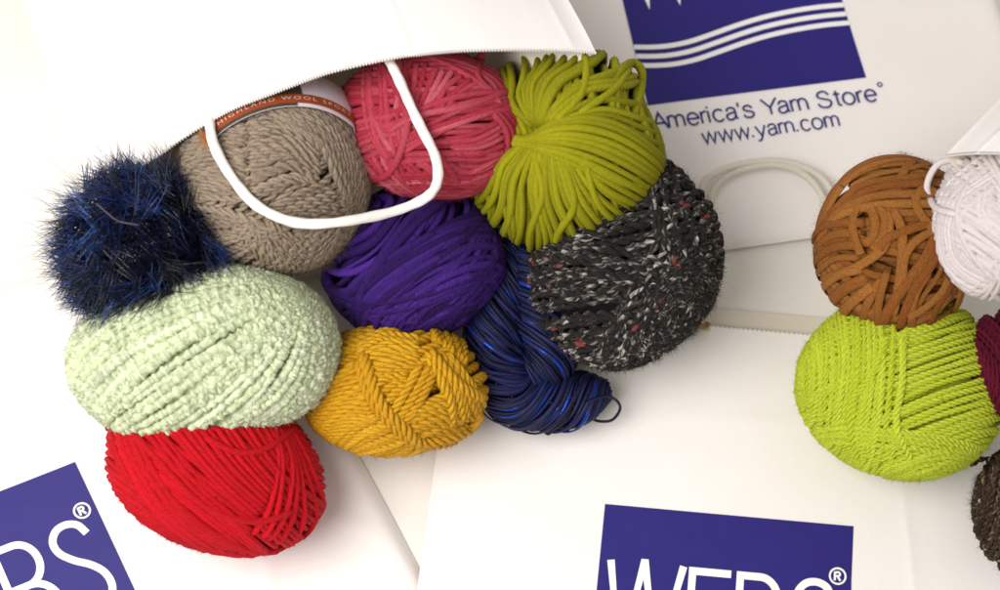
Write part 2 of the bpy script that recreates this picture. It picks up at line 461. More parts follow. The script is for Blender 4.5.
lime    = Ball(901, 387, 104, 96, -10, w=7.4, N=360, seed=24, amp=.035, c=88)
heather = Ball(1046, 508, 76, 70, 60,  w=7.4, N=340, seed=25, c=66)

LEFT = [taupe, coral, olive, purple, eyelash, mint, skein, tweed, mustard, red]
for i, b in enumerate(LEFT): b.press = LEFT[:i]
RIGHT = [white, brown, burgundy, lime, heather]
for i, b in enumerate(RIGHT): b.press = RIGHT[:i]

GL = 'balls of yarn spilling from the bag at left'
GR = 'balls of yarn spilling from the bag at right'

# --- taupe wool, two-ply, with its paper band
taupe.S(40).S(41).S(40, -.98, .98)
Z = lambda *p: taupe.px(2.952, 170, 85, *p)
taupe.G(Z((235,60),(140,110),(60,200),(20,310)), Z((238,330),(180,325),(110,335),(30,370)), 15)
taupe.G(Z((240,110),(330,95),(440,150)), Z((245,330),(350,285),(430,295)), 10)
taupe.G(Z((240,70),(430,50),(580,160),(625,330),(580,460)), Z((330,130),(430,190),(480,280),(505,360),(480,440)), 13, jit=.01)
taupe.G(Z((20,350),(130,365),(200,380),(270,400)), Z((150,540),(230,490),(280,450),(340,430)), 8)
taupe.G(Z((190,370),(220,460),(300,540),(400,590)), Z((300,400),(340,430),(400,450),(450,440)), 8)
taupe.G(Z((420,430),(400,500),(370,580)), Z((610,370),(570,470),(470,560)), 9)
taupe.G(Z((285,360),(370,320),(460,285)), Z((330,415),(410,395),(530,360)), 4, lift=.2)
taupe.build('yarn_ball', yarn_mat('taupe_wool', '9A8773', 'B3A08B', .9, .3, fstr=.8), plies=2, pitch=.0115, ns=6, fuzz=14000, fuzzlen=.004, rw=0.84, rh=0.95)
tag(taupe.ob, 'taupe grey wool ball with an orange striped paper band, under the white cord handle', 'yarn', GL)

# --- coral pink cotton
coral.S(5).S(6).S(5, -.98, .98)
Z = lambda *p: coral.px(3.69, 330, 45, *p)
coral.G(Z((40,170),(110,160),(190,165)), Z((90,430),(180,390),(260,360)), 13, deep=False)
coral.G(Z((120,70),(105,200),(125,330),(200,440)), Z((265,80),(275,200),(265,300),(255,410)), 6, deep=False)
coral.G(Z((265,40),(262,150),(250,240)), Z((560,140),(490,175),(430,225)), 10, deep=False)
coral.G(Z((310,40),(470,40),(620,85),(700,180)), Z((380,60),(480,100),(560,160),(605,220)), 6, deep=False)
coral.G(Z((420,350),(530,325),(630,275)), Z((460,410),(560,405),(640,375)), 6, deep=False)
coral.G(Z((100,400),(180,490),(300,570),(430,600)), Z((240,420),(280,500),(350,560),(440,575)), 7, deep=False)
coral.G(Z((240,420),(330,500),(430,550),(560,550)), Z((430,430),(500,455),(560,440),(630,390)), 7, deep=False)
coral.G(Z((630,205),(712,300),(690,450),(530,570)), Z((590,230),(645,330),(610,440),(440,510)), 6, deep=False)
coral.G(Z((180,330),(330,240),(500,195),(700,160)), Z((240,410),(380,340),(520,270),(715,190)), 7, lift=.3, jit=.035, deep=False)
coral.build('yarn_ball', yarn_mat('coral_cotton', 'AE2A3E', 'C84658', .75, .3, c3='CE6070', slow=9, fscale=2.8, fstr=.8), fuzz=12000, fuzzlen=.0025, wjit=.08, rw=0.84, rh=1.05)
tag(coral.ob, 'coral pink cotton ball between the taupe ball and the olive green ball', 'yarn', GL)
coral.strand([(-.55, .80), (-.40, .55), (-.28, .25), (-.25, -.05), (-.38, -.5), (-.55, -.68), (-.8, -.5), (-.97, .1)], lift=.35)
coral.strand([(-.62, .75), (-.66, .25), (-.52, -.18), (-.42, -.36)], lift=.1)
coral.strand([(-.1, .90), (-.25, .62), (-.18, .30), (-.12, .15)], lift=.1)
coral.strand([(.98, .22), (.6, .16), (.1, -.06), (-.2, -.18)], lift=.1)
coral.strand([(.62, .98), (.5, .62), (.62, .40), (.70, .25)], lift=.15)
coral.strand([(.05, -.35), (.2, -.6), (.25, -.72)], lift=.2)
# --- olive green cord hank, pinched where it is tied
olive.S(98).S(97, jit=1.5)
for k in range(20):                      # upper fan
    t = 128-6.3*k+olive.g.normal()*4.0; x0 = -.40+.016*k; y0 = .30-.004*k+olive.g.normal()*.02
    olive.O([(x0, y0), (x0*.45+.5*math.cos(R_(t+12)), y0*.5+.5*math.sin(R_(t+12))), (.92*math.cos(R_(t)), .92*math.sin(R_(t))), (1.55*math.cos(R_(t-6)), 1.55*math.sin(R_(t-6)))], lift=.05*olive.g.random())
for k in range(24):                      # lower fan
    t = -150+5.4*k+olive.g.normal()*3.5; x0 = -.46+.026*k; y0 = .10-.006*k+olive.g.normal()*.02
    olive.O([(x0, y0), (x0*.5+.47*math.cos(R_(t-8)), y0*.5+.47*math.sin(R_(t-8))), (.92*math.cos(R_(t)), .92*math.sin(R_(t))), (1.55*math.cos(R_(t+3)), 1.55*math.sin(R_(t+3)))], lift=.05*olive.g.random())
for q in ([(-.1,.25),(.15,.5),(.2,.8),(.1,1.1)], [(.0,-.1),(.1,-.5),(-.05,-.8),(-.1,-1.1)], [(.2,-.1),(.3,-.45),(.5,-.7),(.7,-.9)], [(-.3,-.05),(-.2,-.4),(-.32,-.8),(-.3,-1.1)], [(.1,.3),(.45,.55),(.6,.75),(.7,.95)]):
    olive.O(q, lift=.2)
for k in (0, 8, 2, 6, 4, 1, 7, 3, 5):    # bundle lying across from the pinch to the right
    j = olive.g.normal()*.015
    olive.O([(-.62, .16-.012*k), (-.42, .15-.013*k), (0+.01*k, .30-.052*k+j), (.45, .27-.072*k+j), (.86, .02-.072*k+j), (1.15, -.30-.07*k)], lift=.15)
olive.build('yarn_ball', yarn_mat('olive_cord', '858200', '9C9808', .8, .2, fscale=3.5, fstr=.5, fdist=.0004), fuzz=9000, fuzzlen=.002, wjit=.07, rw=0.86, rh=1.05)
tag(olive.ob, 'olive green hank of smooth cord pinched in the middle, beside the blue logo', 'yarn', GL)
olive.strand([(.40, .55, -.6), (.55, .76, .4), (.68, .78, .9), (.76, .60, .5), (.68, .20, -.8)])

# --- purple roving
purple.S(47).S(48)
purple.S(48, -.95, .95, tilt=22, jit=1.8)
purple.S(34, -.95, .2, tilt=-18, jit=1.8)
purple.M(-.70, -.62, 5, 95, sp=1.05, off=.10)
purple.build('yarn_ball', yarn_mat('purple_roving', '280C50', '502890', .85, .35, fscale=2.4, fstr=.8), fuzz=9000, fuzzlen=.0035, wjit=.15, rw=0.82, rh=1.05)
tag(purple.ob, 'deep purple ball of thick soft strands under the coral ball', 'yarn', GL)

# --- mint chenille
mint.S(60, jit=0.9).M(.60, .62, 0, 180, sp=1.0)
mint.M(.60, .66, 0, 180, sp=.84, off=.03)
mint.build('yarn_ball', yarn_mat('mint_chenille', 'DFEABC', 'E8F0CC', .95, .4, fscale=3, fstr=.6, fdist=.0005, fibmix=.12), ns=9, rough=.14, lump=(.25, .006), corep=28, fuzz=26000, fuzzlen=.0022, fuzzr=.00011, rw=0.86, rh=0.95)
tag(mint.ob, 'pale mint green ball of bumpy chenille between the navy tinsel ball and the red ball', 'yarn', GL)

# --- navy satin ribbon skein
def satin(name):
    m = NT(name); rn = m.attr('rnd').outputs['Fac']; fib = m.attr('fib').outputs['Vector']; al = m.attr('al').outputs['Fac']
    sel = m.ramp(rn, [(.83, (0,0,0,1)), (.85, (1,1,1,1))])
    gl = m.ramp(m.noise(w=al, scale=70, detail=1, dim='1D'), [(.48, (0,0,0,1)), (.56, (1,1,1,1))])  # metallic blue strands show in short stretches, glints put into the colour
    sel = m.mix(sel, (0,0,0,1), gl)
    c = m.mix(sel, m.mix(rn, lin('090B26'), lin('1F2254')), lin('183C96'))
    m.l(c, m.p.inputs['Base Color']); m.set(Specular_IOR_Level=.25)
    mr = m.n('ShaderNodeMapRange'); m.l(sel, mr.inputs[0]); mr.inputs[3].default_value = .58; mr.inputs[4].default_value = .25; m.l(mr.outputs[0], m.p.inputs['Roughness'])
    mt = m.n('ShaderNodeMath', operation='MULTIPLY'); m.l(sel, mt.inputs[0]); mt.inputs[1].default_value = .55; m.l(mt.outputs[0], m.p.inputs['Metallic'])
    wv = m.noise(w=al, scale=700, detail=1, dim='1D'); m.bump(wv, .5, .0005); return m.m
def build_skein():
    s = skein; g = np.random.default_rng(55); acc = Acc(); s.mat = satin('navy_satin')
    def bundle(px, rad, ang, layers=3):
        C = spline([at(x, y, z) for x, y, z in px], 220); R = spline([[r] for r in rad], 220)[:,0]*s.k
        t = nrm(np.gradient(C, axis=0)); up = nrm(CAM-C); b = nrm(np.cross(t, up)); u = np.cross(b, t)
        sl = np.concatenate([[0], np.cumsum(np.linalg.norm(np.diff(C, axis=0), axis=1))])
        for ly in range(layers):
            rr = R-(layers-1-ly)*s.w*.5; n = int(2*math.pi*rr.mean()*math.cos(R_(ang))/s.w*1.0)
            rl = np.maximum(rr, .002); tw = np.concatenate([[0], np.cumsum(math.tan(R_(ang))/(.5*(rl[1:]+rl[:-1]))*np.diff(sl))])
            Ps=[]; Ns=[]
            for k in range(n):
                f = k/n*6.283+tw*(1+g.normal()*.07)+g.normal()*.3+.25*np.sin(sl*70+g.random()*6.28)
                q = rr*(1+.06*g.normal()+.06*np.sin(sl*130+g.random()*6.28))
                nn = np.cos(f)[:,None]*u+np.sin(f)[:,None]*b
                Ps.append(C+nn*q[:,None]); Ns.append(nn)
            P = np.stack(Ps); P = s.deform(P, s.w*.4); wd = s.w*.5*(.75+.6*g.random((n,1)))
            tube(acc, P, np.stack(Ns), wd*1.15+0*P[...,0], wd*.5+0*P[...,0], ns=6, closed=False, seed=int(g.random()*9999), fibtwist=0)
    bundle([(514,250,.046), (504,285,.046), (496,325,.042), (496,366,.036), (514,396,.031), (548,402,.028), (583,396,.026), (608,390,.024)], [24,28,30,30,29,28,25,10], -54)
    bundle([(522,256,.048), (537,295,.048), (547,328,.044), (549,358,.038), (540,388,.030)], [22,27,28,27,20], -50)
    s.ob = acc.build('yarn_skein', s.mat)
build_skein()
tag(skein.ob, 'shiny navy satin skein with a thin loop hanging out, between mustard and tweed balls', 'yarn', GL)

# --- charcoal tweed
tweed.S(8, jit=1).S(7, jit=1)
tweed.S(8, -.98, .98, jit=1.5)
tweed.S(58, -.98, -.2, tilt=-10, jit=1.5)
tweed.S(-12, -.30, .12, tilt=-12, jit=1.5)
tweed.S(112, -.70, -.42, tilt=-14, jit=1.2)
tweed.S(-128, .45, .98, tilt=40, jit=1.2)
tweed.build('yarn_ball', tweed_mat('charcoal_tweed', [(.0, '121010'), (.50, '23201E'), (.57, '4A4541'), (.66, '8E8780'), (.76, 'C0B8AF')], '7A3533', .75), plies=2, pitch=.015, ns=6, fuzz=12000, fuzzlen=.0035, rw=0.86, rh=0.95)
tag(tweed.ob, 'large charcoal tweed ball flecked with white and red, half under the olive hank', 'yarn', GL)

# --- mustard plied cotton
mustard.S(28).S(29).S(28, -.98, .98)
Z = lambda *p: mustard.px(3.805, 290, 310, *p)
mustard.G(Z((240,190),(140,290),(20,390)), Z((330,400),(220,430),(90,530)), 7)
mustard.G(Z((240,150),(350,90),(490,110)), Z((290,270),(400,240),(490,220)), 5)
mustard.G(Z((330,290),(380,260),(450,250)), Z((370,350),(410,310),(450,290)), 2)
mustard.G(Z((580,140),(560,60),(570,10)), Z((670,220),(670,130),(650,40)), 3)
mustard.G(Z((450,400),(540,370),(620,360)), Z((470,480),(560,460),(660,440)), 3)
mustard.G(Z((520,180),(600,330),(630,440)), Z((600,170),(690,280),(760,370)), 4)
mustard.G(Z((510,200),(440,320),(370,420)), Z((560,230),(500,350),(430,450)), 2, lift=.2)
mustard.G(Z((160,520),(260,430),(330,400)), Z((180,565),(330,560),(490,520)), 3, lift=.1)
mustard.G(Z((230,160),(300,330),(420,450),(530,500),(690,470),(750,370)), Z((260,140),(330,320),(440,440),(530,480),(680,455),(745,350)), 1, lift=.5)
mustard.build('yarn_ball', yarn_mat('mustard_cotton', 'D09600', 'E2AC10', .55, .15, fscale=2.2, fstr=.6, spec=.4), plies=4, pitch=.017, ns=6, fuzz=2500, fuzzlen=.003, rw=0.8, rh=0.95)
tag(mustard.ob, 'golden mustard ball of thick plied cotton between the red ball and the navy skein', 'yarn', GL)
mustard.strand([(-.40, .66), (-.16, -.15), (.12, -.55), (.35, -.76), (.78, -.6), (.95, -.25)], lift=.3)
mustard.strand([(.36, .5), (.66, .05), (.95, -.15)], lift=.2)

# --- red cotton
red.S(-40).S(-39).S(-40, -.98, .98)
Z = lambda *p: red.px(2.95, 80, 390, *p)
def RZ(*p):          # the red ball's own axes are turned: guides stay in the image frame
    return Z(*p)
red.G(RZ((160,110),(330,290),(500,410)), RZ((560,60),(600,130),(640,200)), 17, jit=.012, deep=False)
red.G(RZ((60,40),(90,210),(180,370),(330,500)), RZ((150,110),(235,270),(340,390),(500,450)), 9, jit=.015, deep=False)
red.G(RZ((495,410),(560,330),(600,200),(585,80)), RZ((640,450),(715,340),(705,200),(640,80)), 7, jit=.02, deep=False)
red.G(RZ((330,415),(450,440),(560,440),(690,410)), RZ((350,505),(470,510),(570,490),(680,440)), 6, jit=.025, deep=False)
red.build('yarn_ball', yarn_mat('red_cotton', 'C60012', 'DC0820', .75, .2, fscale=2.4, fstr=.8), fuzz=12000, fuzzlen=.002, wjit=.08, rw=0.84, rh=1.05)
tag(red.ob, 'bright red cotton ball lowest in the pile, below the mint chenille ball', 'yarn', GL)
red.strand([(-.1, .35), (.2, .22), (.5, .3), (.85, .62)], lift=.2)
red.strand([(-.88, .55), (-.55, .1), (-.15, -.38), (.3, -.52), (.75, -.35)], lift=.2)

# --- white cotton
white.S(40, jit=1.8).S(-50, jit=1.8)
white.M(.15, -.1, 60, 150, sp=1.05).S(-38, -.6, .1, tilt=-15, jit=1.35)
Z = lambda *p: white.px(2.95, 800, 140, *p)
white.G(Z((580,30),(440,130),(400,270),(430,400),(560,480)), Z((610,110),(510,190),(480,270),(500,350),(600,400)), 9, deep=False)
white.G(Z((530,150),(540,230),(620,280)), Z((640,120),(620,180),(640,240)), 6, deep=False)
#, .95, tilt=12, jit=1.8).S(-60, -.98, -.5, tilt=-10)
white.build('yarn_ball', yarn_mat('cream_cotton', 'DCD0CE', 'EAE0DE', .75, .2, fscale=2.6, fstr=.5, fibmix=.2), fuzz=4000, fuzzlen=.002, rw=0.86, rh=1.05)
tag(white.ob, 'white cotton ball with a loose loop, beside the brown ribbon ball', 'yarn', GR)
white.strand([(-.55, .78), (-.85, .72), (-1.0, .45), (-.88, .2), (-.6, .1)], lift=.9)
white.strand([(-.5, .6), (-.62, .1), (-.45, -.4), (-.1, -.8)], lift=.2)

# --- brown ribbon
brown.S(-20).S(-18, jit=2)
brown.M(-.95, .0, 0, 180, sp=1.0, off=.14)
def zb(*pts): return [((x-277)/236, (310-y)/268) for x, y in pts]
for q in (zb((60,270),(110,200),(250,120),(440,120),(520,140)), zb((60,290),(115,215),(250,150),(430,155),(520,170)), zb((90,250),(140,215),(260,180),(420,185),(520,200)), zb((80,240),(170,140),(260,100),(360,95),(470,100)),
          zb((130,150),(220,95),(300,75),(400,70),(500,110)), zb((290,95),(330,55),(390,40),(450,55),(500,100)), zb((100,230),(160,200),(270,205),(400,215),(500,235)),
          zb((200,245),(120,245),(60,260),(30,310)), zb((190,280),(120,275),(60,300),(30,350)), zb((190,310),(110,315),(55,345),(30,390)), zb((190,345),(110,350),(60,385),(40,430)), zb((200,375),(120,400),(70,440),(60,480)),
          zb((210,400),(140,440),(90,490),(80,530)), zb((225,420),(170,470),(130,520),(120,570)), zb((250,400),(215,460),(190,530),(185,590)), zb((260,380),(240,460),(235,530),(232,600)),
          zb((400,270),(370,340),(320,410),(270,480),(240,560)), zb((410,300),(380,370),(330,440),(300,520),(290,600)), zb((430,330),(400,400),(350,470),(330,540),(320,610)), zb((450,360),(430,430),(390,490),(370,560),(370,620)),
          zb((470,380),(460,450),(440,520),(420,600)), zb((480,380),(490,450),(480,520),(470,590)), zb((430,400),(400,450),(350,490),(310,510)), zb((440,440),(400,490),(350,520),(310,540)),
          zb((400,240),(330,260),(260,290),(230,330)), zb((410,260),(350,290),(310,340),(300,420))):
    brown.O(q, lift=.1+.25*brown.g.random())
brown.build('yarn_ball', yarn_mat('brown_ribbon', '9C5A20', 'BA7834', .75, .25, fscale=4, fstr=1., fdist=.0010, fibmix=.7), ns=14, wjit=.2, fibtwist=0, fuzz=9000, fuzzr=.00003, fuzzlen=.0018, rw=0.95, rh=0.28)
tag(brown.ob, 'caramel brown ball of flat knitted ribbon on top of the lime green ball', 'yarn', GR)
for q in (zb((172,195),(160,240),(168,290),(190,345)), zb((205,190),(222,240),(215,285),(195,310)), zb((243,190),(262,250),(245,320),(180,370),(110,400),(45,432)), zb((268,190),(298,260),(300,340),(290,430),(270,530)),
          zb((225,190),(250,230),(240,290),(215,330)), zb((440,190),(380,135),(345,155),(350,205),(400,280)), zb((380,380),(340,440),(325,500),(335,578))):
    brown.strand(q, rw=.95, rh=.24, lift=.22, fibtwist=0)

# --- burgundy
burgundy.S(-62).S(-61).S(-62, -.98, .0, tilt=-10, jit=1.35).S(-75, -.98, -.6, tilt=-6, jit=1.35)
burgundy.build('yarn_ball', yarn_mat('burgundy_wool', '5A0424', '72092F', .8, .25), plies=2, pitch=.0085, ns=6, fuzz=2500, fuzzlen=.003, rw=0.88, rh=0.95)
tag(burgundy.ob, 'dark burgundy ball at the right edge of the photo beside the lime green ball', 'yarn', GR)

# --- lime
lime.S(24).S(24.5)
lime.S(24, -.95, .95, tilt=-8, jit=0.675)
lime.S(84, .10, .98, tilt=8, jit=0.675)
lime.S(16, -.98, -.74, tilt=-12, jit=1.125)
lime.S(-6, -.66, -.45, tilt=-6, jit=1.35)
lime.S(80, .02, .14, tilt=0, jit=1.35)
lime.build('yarn_ball', yarn_mat('lime_acrylic', 'CCDA30', 'DAE644', .75, .2), plies=3, pitch=.010, ns=6, fuzz=4000, fuzzlen=.0025, rw=0.8, rh=0.95)
tag(lime.ob, 'lime green ball of plied yarn under the brown ribbon ball', 'yarn', GR)
lime.strand([(-.08, .62), (-.25, .15), (-.46, -.15), (-.48, -.5), (-.42, -.85)], lift=.2)
lime.strand([(.03, .6), (.02, .1), (-.05, -.4), (.1, -.8)], lift=.1)

# --- brown heather
heather.S(75).S(74).S(75, -.98, .98, tilt=10, jit=1.35)
heather.build('yarn_ball', tweed_mat('brown_heather', [(.0, '1A120D'), (.45, '33251B'), (.6, '57442F'), (.72, '9A856C')], 'CDBEA4', 1.2), plies=2, pitch=.0085, ns=6, fuzz=3500, fuzzlen=.003, rw=0.9, rh=0.95)
tag(heather.ob, 'dark brown heather ball at the bottom right corner, flecked with cream', 'yarn', GR)
heather.strand([(-.55, .6), (-.8, .7), (-1.02, .62)], lift=.3, w=heather.w*.8, sink=False)

# --- navy eyelash yarn: wound core with thousands of fine glossy fibres
eyelash.S(30, jit=10).S(-40, jit=10)
def lash_mat():
    m = NT('navy_eyelash'); rn = m.attr('rnd').outputs['Fac']
    c = m.ramp(rn, [(0, lin('040817')), (.55, lin('08143A')), (.85, lin('183A84')), (1, lin('4C74BC'))])  # navy varies by clump; the palest blues are highlights put into the colour
    m.l(c, m.p.inputs['Base Color']); m.set(Roughness=.24, Specular_IOR_Level=.75); return m.m
eacc_mat = lash_mat()
def build_eyelash():
    s = eyelash; g = np.random.default_rng(99); acc = Acc()
    D = np.stack([l[0] for l in s.lays]); B = np.stack([l[1] for l in s.lays])
    B = B-np.percentile(B, 97)-s.w*.3
    P, Nn = s.surf(D, B); P = s.deform(P, s.w*.5)
    tube(acc, P, Nn, s.w*.4, s.w*.4, ns=6, seed=5); acc.rnd[-1][:] = .1
    nc = 640; d = nrm(g.normal(size=(nc,3)))
    for c in range(nc):
        n = int(9+g.random()*12); dd = d[c]
        comb = s.rot(np.array([-.55, -.45, .1])); tang = nrm(g.normal(size=3)*.75+comb); tang = nrm(tang-(tang@dd)*dd)
        spread = g.normal(size=(n,3))*.09
        base = nrm(dd+g.normal(size=(n,3))*.045+tang*(g.random((n,1))-.5)*.22)
        O, N3 = s.surf(base, np.full(n, s.w*(.5+g.random())))
        O = s.deform(O, .001)
        dr = nrm((tang+spread)@s.E*.85 + N3*(.25+.55*g.random((n,1))) + g.normal(size=(n,3))*.12)
        L = .009+.013*g.random(n)
        hairs(acc, O, dr, L, (.00019+.00015*g.random()), curl=.15, n=6, seed=c+1000, tint=g.random()**1.6)
    # stray whiskers standing well off the ball
    n = 190; dd = nrm(g.normal(size=(n,3))+s.rot(np.array([-.9, .35, .2]))); O, N3 = s.surf(dd, np.full(n, s.w))
    dr = nrm(N3+g.normal(size=(n,3))*.45); hairs(acc, O, dr, .018+.014*g.random(n), .00013, curl=.25, n=7, seed=77)
    s.ob = acc.build('yarn_ball', eacc_mat)
    tag(s.ob, 'navy blue ball of shaggy eyelash yarn at the left end of the pile', 'yarn', GL)
build_eyelash()

# ------------------------------------------------------------------ loose bits of yarn
def cable(name, pts, r, mat, parent=None, n=120, ns=8, flat=1., **kw):
    P = spline(pts, n)[None]; up = np.array([0, 0, 1.])[None,None]+0*P
    acc = Acc(); tube(acc, P, up, r, r*flat, ns=ns, closed=False, seed=3, **kw)
    return acc.build(name, mat, parent)
def atpx(l): return [at(*p) for p in l]
cable('loose_loop', atpx([(585,402,.05), (604,396,.045), (616,400,.035), (620,409,.026), (612,420,.02), (598,421,.018), (588,416,.02)]), .0008, skein.mat, skein.ob)
for i, x in enumerate((505, 519, 548, 566, 578)):
    y = (414, 424, 428, 425, 420)[i]
    cable('ribbon_loop', atpx([(x-3,y-6,.03), (x-4,y+2,.022), (x,y+6,.018), (x+4,y+2,.022), (x+3,y-6,.03)]), .0008, skein.mat, skein.ob, n=40)
cable('loose_end', atpx([(690,318,.03), (698,324,.024), (705,327,.02), (708,324,.018)]), .0016, yarn_mat('tan_strand', 'A07A48', 'B89060'), tweed.ob, n=30)
cable('loose_end', atpx([(112,424,.03), (108,418,.026), (106,428,.022), (109,431,.02)]), .0007, red.mat, red.ob, n=30)
cable('stray_thread', atpx([(97,204,.158), (106,212,.163), (116,220,.166), (126,223,.168), (138,225,.168)]), .00022, yarn_mat('pale_thread', '8A7A90', '94849A'), eyelash.ob, n=40)

# ------------------------------------------------------------------ bags
def sheet(name, P, thick, mat, parent=None, mat2=None, nrmdir=None):
    """solid paper from a grid of points P (nu,nv,3)"""
    nu, nv, _ = P.shape
    du = np.gradient(P, axis=0); dv = np.gradient(P, axis=1); n = nrm(np.cross(du, dv))
    if n[..., 2].mean() < 0: n = -n
    Q = P-n*thick
    V = np.concatenate([P.reshape(-1,3), Q.reshape(-1,3)]); o = nu*nv
    i = np.arange(nu-1)[:,None]; j = np.arange(nv-1)[None,:]
    f = np.stack(np.broadcast_arrays(i*nv+j, (i+1)*nv+j, (i+1)*nv+j+1, i*nv+j+1), -1).reshape(-1,4)
    ring = [k*nv for k in range(nu)]+[(nu-1)*nv+k for k in range(1, nv)]+[k*nv+nv-1 for k in range(nu-2, -1, -1)]+[k for k in range(nv-2, 0, -1)]
    ring = np.array(ring); nxt = np.roll(ring, -1)
    k = 2*o; m = len(ring); V = np.concatenate([V, V[ring], V[ring+o]])      # the cut edge has its own corners, so faces stay crisp
    r0 = np.arange(m); r1 = np.roll(r0, -1)
    e = np.stack([k+r0, k+m+r0, k+m+r1, k+r1], -1)
    me = raw_mesh(name, V, np.concatenate([f, f[:, ::-1]+o, e]))
    me.materials.append(mat)
    if mat2: me.materials.append(mat2); me.polygons.foreach_set('material_index', np.concatenate([np.zeros(len(f)), np.ones(len(f)), np.zeros(len(e))]).astype(np.int32))
    return link(name, me, parent)

def text_geo(txt, size, spacing=1.0):
    cu = bpy.data.curves.new('t', 'FONT'); cu.body = txt; cu.size = size; cu.space_character = spacing; cu.resolution_u = 4
    o = bpy.data.objects.new('t', cu); COL.objects.link(o)
    bpy.context.view_layer.update()
    me = bpy.data.meshes.new_from_object(o.evaluated_get(bpy.context.evaluated_depsgraph_get()))
    me.calc_loop_triangles()
    V = np.array([v.co[:2] for v in me.vertices]); Tr = np.array([t.vertices[:] for t in me.loop_triangles])
    bpy.data.objects.remove(o); bpy.data.curves.remove(cu); bpy.data.meshes.remove(me)
    return V, Tr

def text_obj(name, txt, size, fmap, mat, parent, anchor=(0,0), width=None, height=None, align='L', fat=0):
    V, Tr = text_geo(txt, size)
    mn, mx = V.min(0), V.max(0)
    if width: V = V*np.array([width/(mx[0]-mn[0]), (height/(mx[1]-mn[1])) if height else width/(mx[0]-mn[0])]); mn, mx = V.min(0), V.max(0)
    V = V-np.array([mn[0] if align == 'L' else .5*(mn[0]+mx[0]), 0])+np.array(anchor)
    me = raw_mesh(name, fmap(V[:,0], V[:,1]), None, Tr, smooth=False); me.materials.append(mat)
    return link(name, me, parent)

def ribbon2d(pts, w, n=None):
    """flat stroke of width w along a 2D polyline, mitred: verts and quads"""
    p = np.asarray(pts, float)
    if n: p = spline(p, n)
    t = nrm(np.diff(p, axis=0)); nn = np.stack([-t[:,1], t[:,0]], -1)
    a = np.concatenate([nn[:1], nn]); b = np.concatenate([nn, nn[-1:]])
    m = nrm(a+b); sc = 1/np.maximum((m*a).sum(-1), .35)
    L = p+m*(w/2*sc)[:,None]; Rr = p-m*(w/2*sc)[:,None]
    V = np.concatenate([L, Rr]); k = len(p); i = np.arange(k-1)
    return V, np.stack([i, i+1, i+1+k, i+k], -1)

def arc2d(cx, cy, rx, ry, a0, a1, n=24):
    t = np.radians(np.linspace(a0, a1, n)); return [(cx+rx*math.cos(x), cy+ry*math.sin(x)) for x in t]

def strokes(name, items, fmap, mat, parent):
    Vs=[]; Qs=[]; k=0
    for pts, w in items:
        V, Q = ribbon2d(pts, w); Vs.append(V); Qs.append(Q+k); k += len(V)
    V = np.concatenate(Vs); G = fmap(V[:,0], V[:,1]); G[:,2] += np.concatenate([np.full(len(v), i*2e-5) for i, v in enumerate(Vs)]); me = raw_mesh(name, G, np.concatenate(Qs), smooth=False); me.materials.append(mat)
    return link(name, me, parent)

def glyphs():
    xh = .73
    arch = lambda x, w: [(x, 0), (x, .44)]+[(x+w/2-w/2*math.cos(R_(a)), .46+(xh-.46)*math.sin(R_(a))) for a in range(0, 181, 15)]+[(x+w, 0)]
    sm = lambda p: [tuple(q) for q in spline(p, 40)]
    S_ = [(.48,.55),(.38,.70),(.24,.74),(.08,.66),(.06,.50),(.25,.39),(.46,.31),(.51,.16),(.40,.01),(.24,-.01),(.08,.05),(.01,.20)]
    return {
    'A': ([[(0,0),(.40,1),(.80,0)], [(.14,.36),(.66,.36)]], .84), 'Y': ([[(0,1),(.40,.44),(.80,1)], [(.40,.46),(.40,0)]], .80),
    'm': ([[(0,0),(0,xh)], arch(0,.40), arch(.40,.40)], .98), 'n': ([[(0,0),(0,xh)], arch(0,.44)], .64),
    'r': ([[(0,0),(0,xh)], [(0,.38)]+sm([(.0,.45),(.06,.62),(.17,.71),(.30,.71)])], .38), 'i': ([[(0,0),(0,xh)], [(0,.88),(0,1.0)]], .22),
    'e': ([[(.03,.37),(.58,.37)]+arc2d(.30,.36,.28,.375,2,320,40)], .74), 'c': ([arc2d(.30,.36,.28,.375,40,320,40)], .68), 'o': ([arc2d(.31,.36,.30,.375,0,360,40)], .78),
    'a': ([sm([(.05,.54),(.13,.69),(.28,.74),(.44,.68),(.49,.52)])+[(.49,.12),(.56,.0)], sm([(.49,.44),(.28,.40),(.07,.33),(.02,.17),(.10,.02),(.24,-.01),(.40,.07),(.49,.22)])], .70),
    's': ([sm(S_)], .66), 'S': ([sm([(x*1.35, y*1.36) for x, y in S_])], .88), "'": ([[(0,.72),(0,1.0)]], .20), 't': ([sm([(.16,.95),(.16,.6),(.16,.2),(.19,.04),(.32,.0)]), [(0,xh),(.34,xh)]], .44),
    'w': ([[(0,xh),(.20,0),(.42,xh),(.64,0),(.84,xh)]], .98), 'y': ([[(0,xh),(.29,.02)], sm([(.58,xh),(.42,.32),(.27,-.08),(.16,-.26),(.0,-.27)])], .70), '.': ([[(0,0),(0,.13)]], .26), ' ': ([], .36)}
def lettering(name, txt, org, width, cap, fmap, parent, st=.115):
    G = glyphs(); x = 0; items = []
    for ch in txt:
        L, adv = G[ch]; items += [([(x+p[0], p[1]) for p in l], 0) for l in L]; x += adv
    k = width/x
    return strokes(name, [([(org[0]+p[0]*k, org[1]+p[1]*cap) for p in l], st*cap) for l, _ in items], fmap, M_ink, parent)

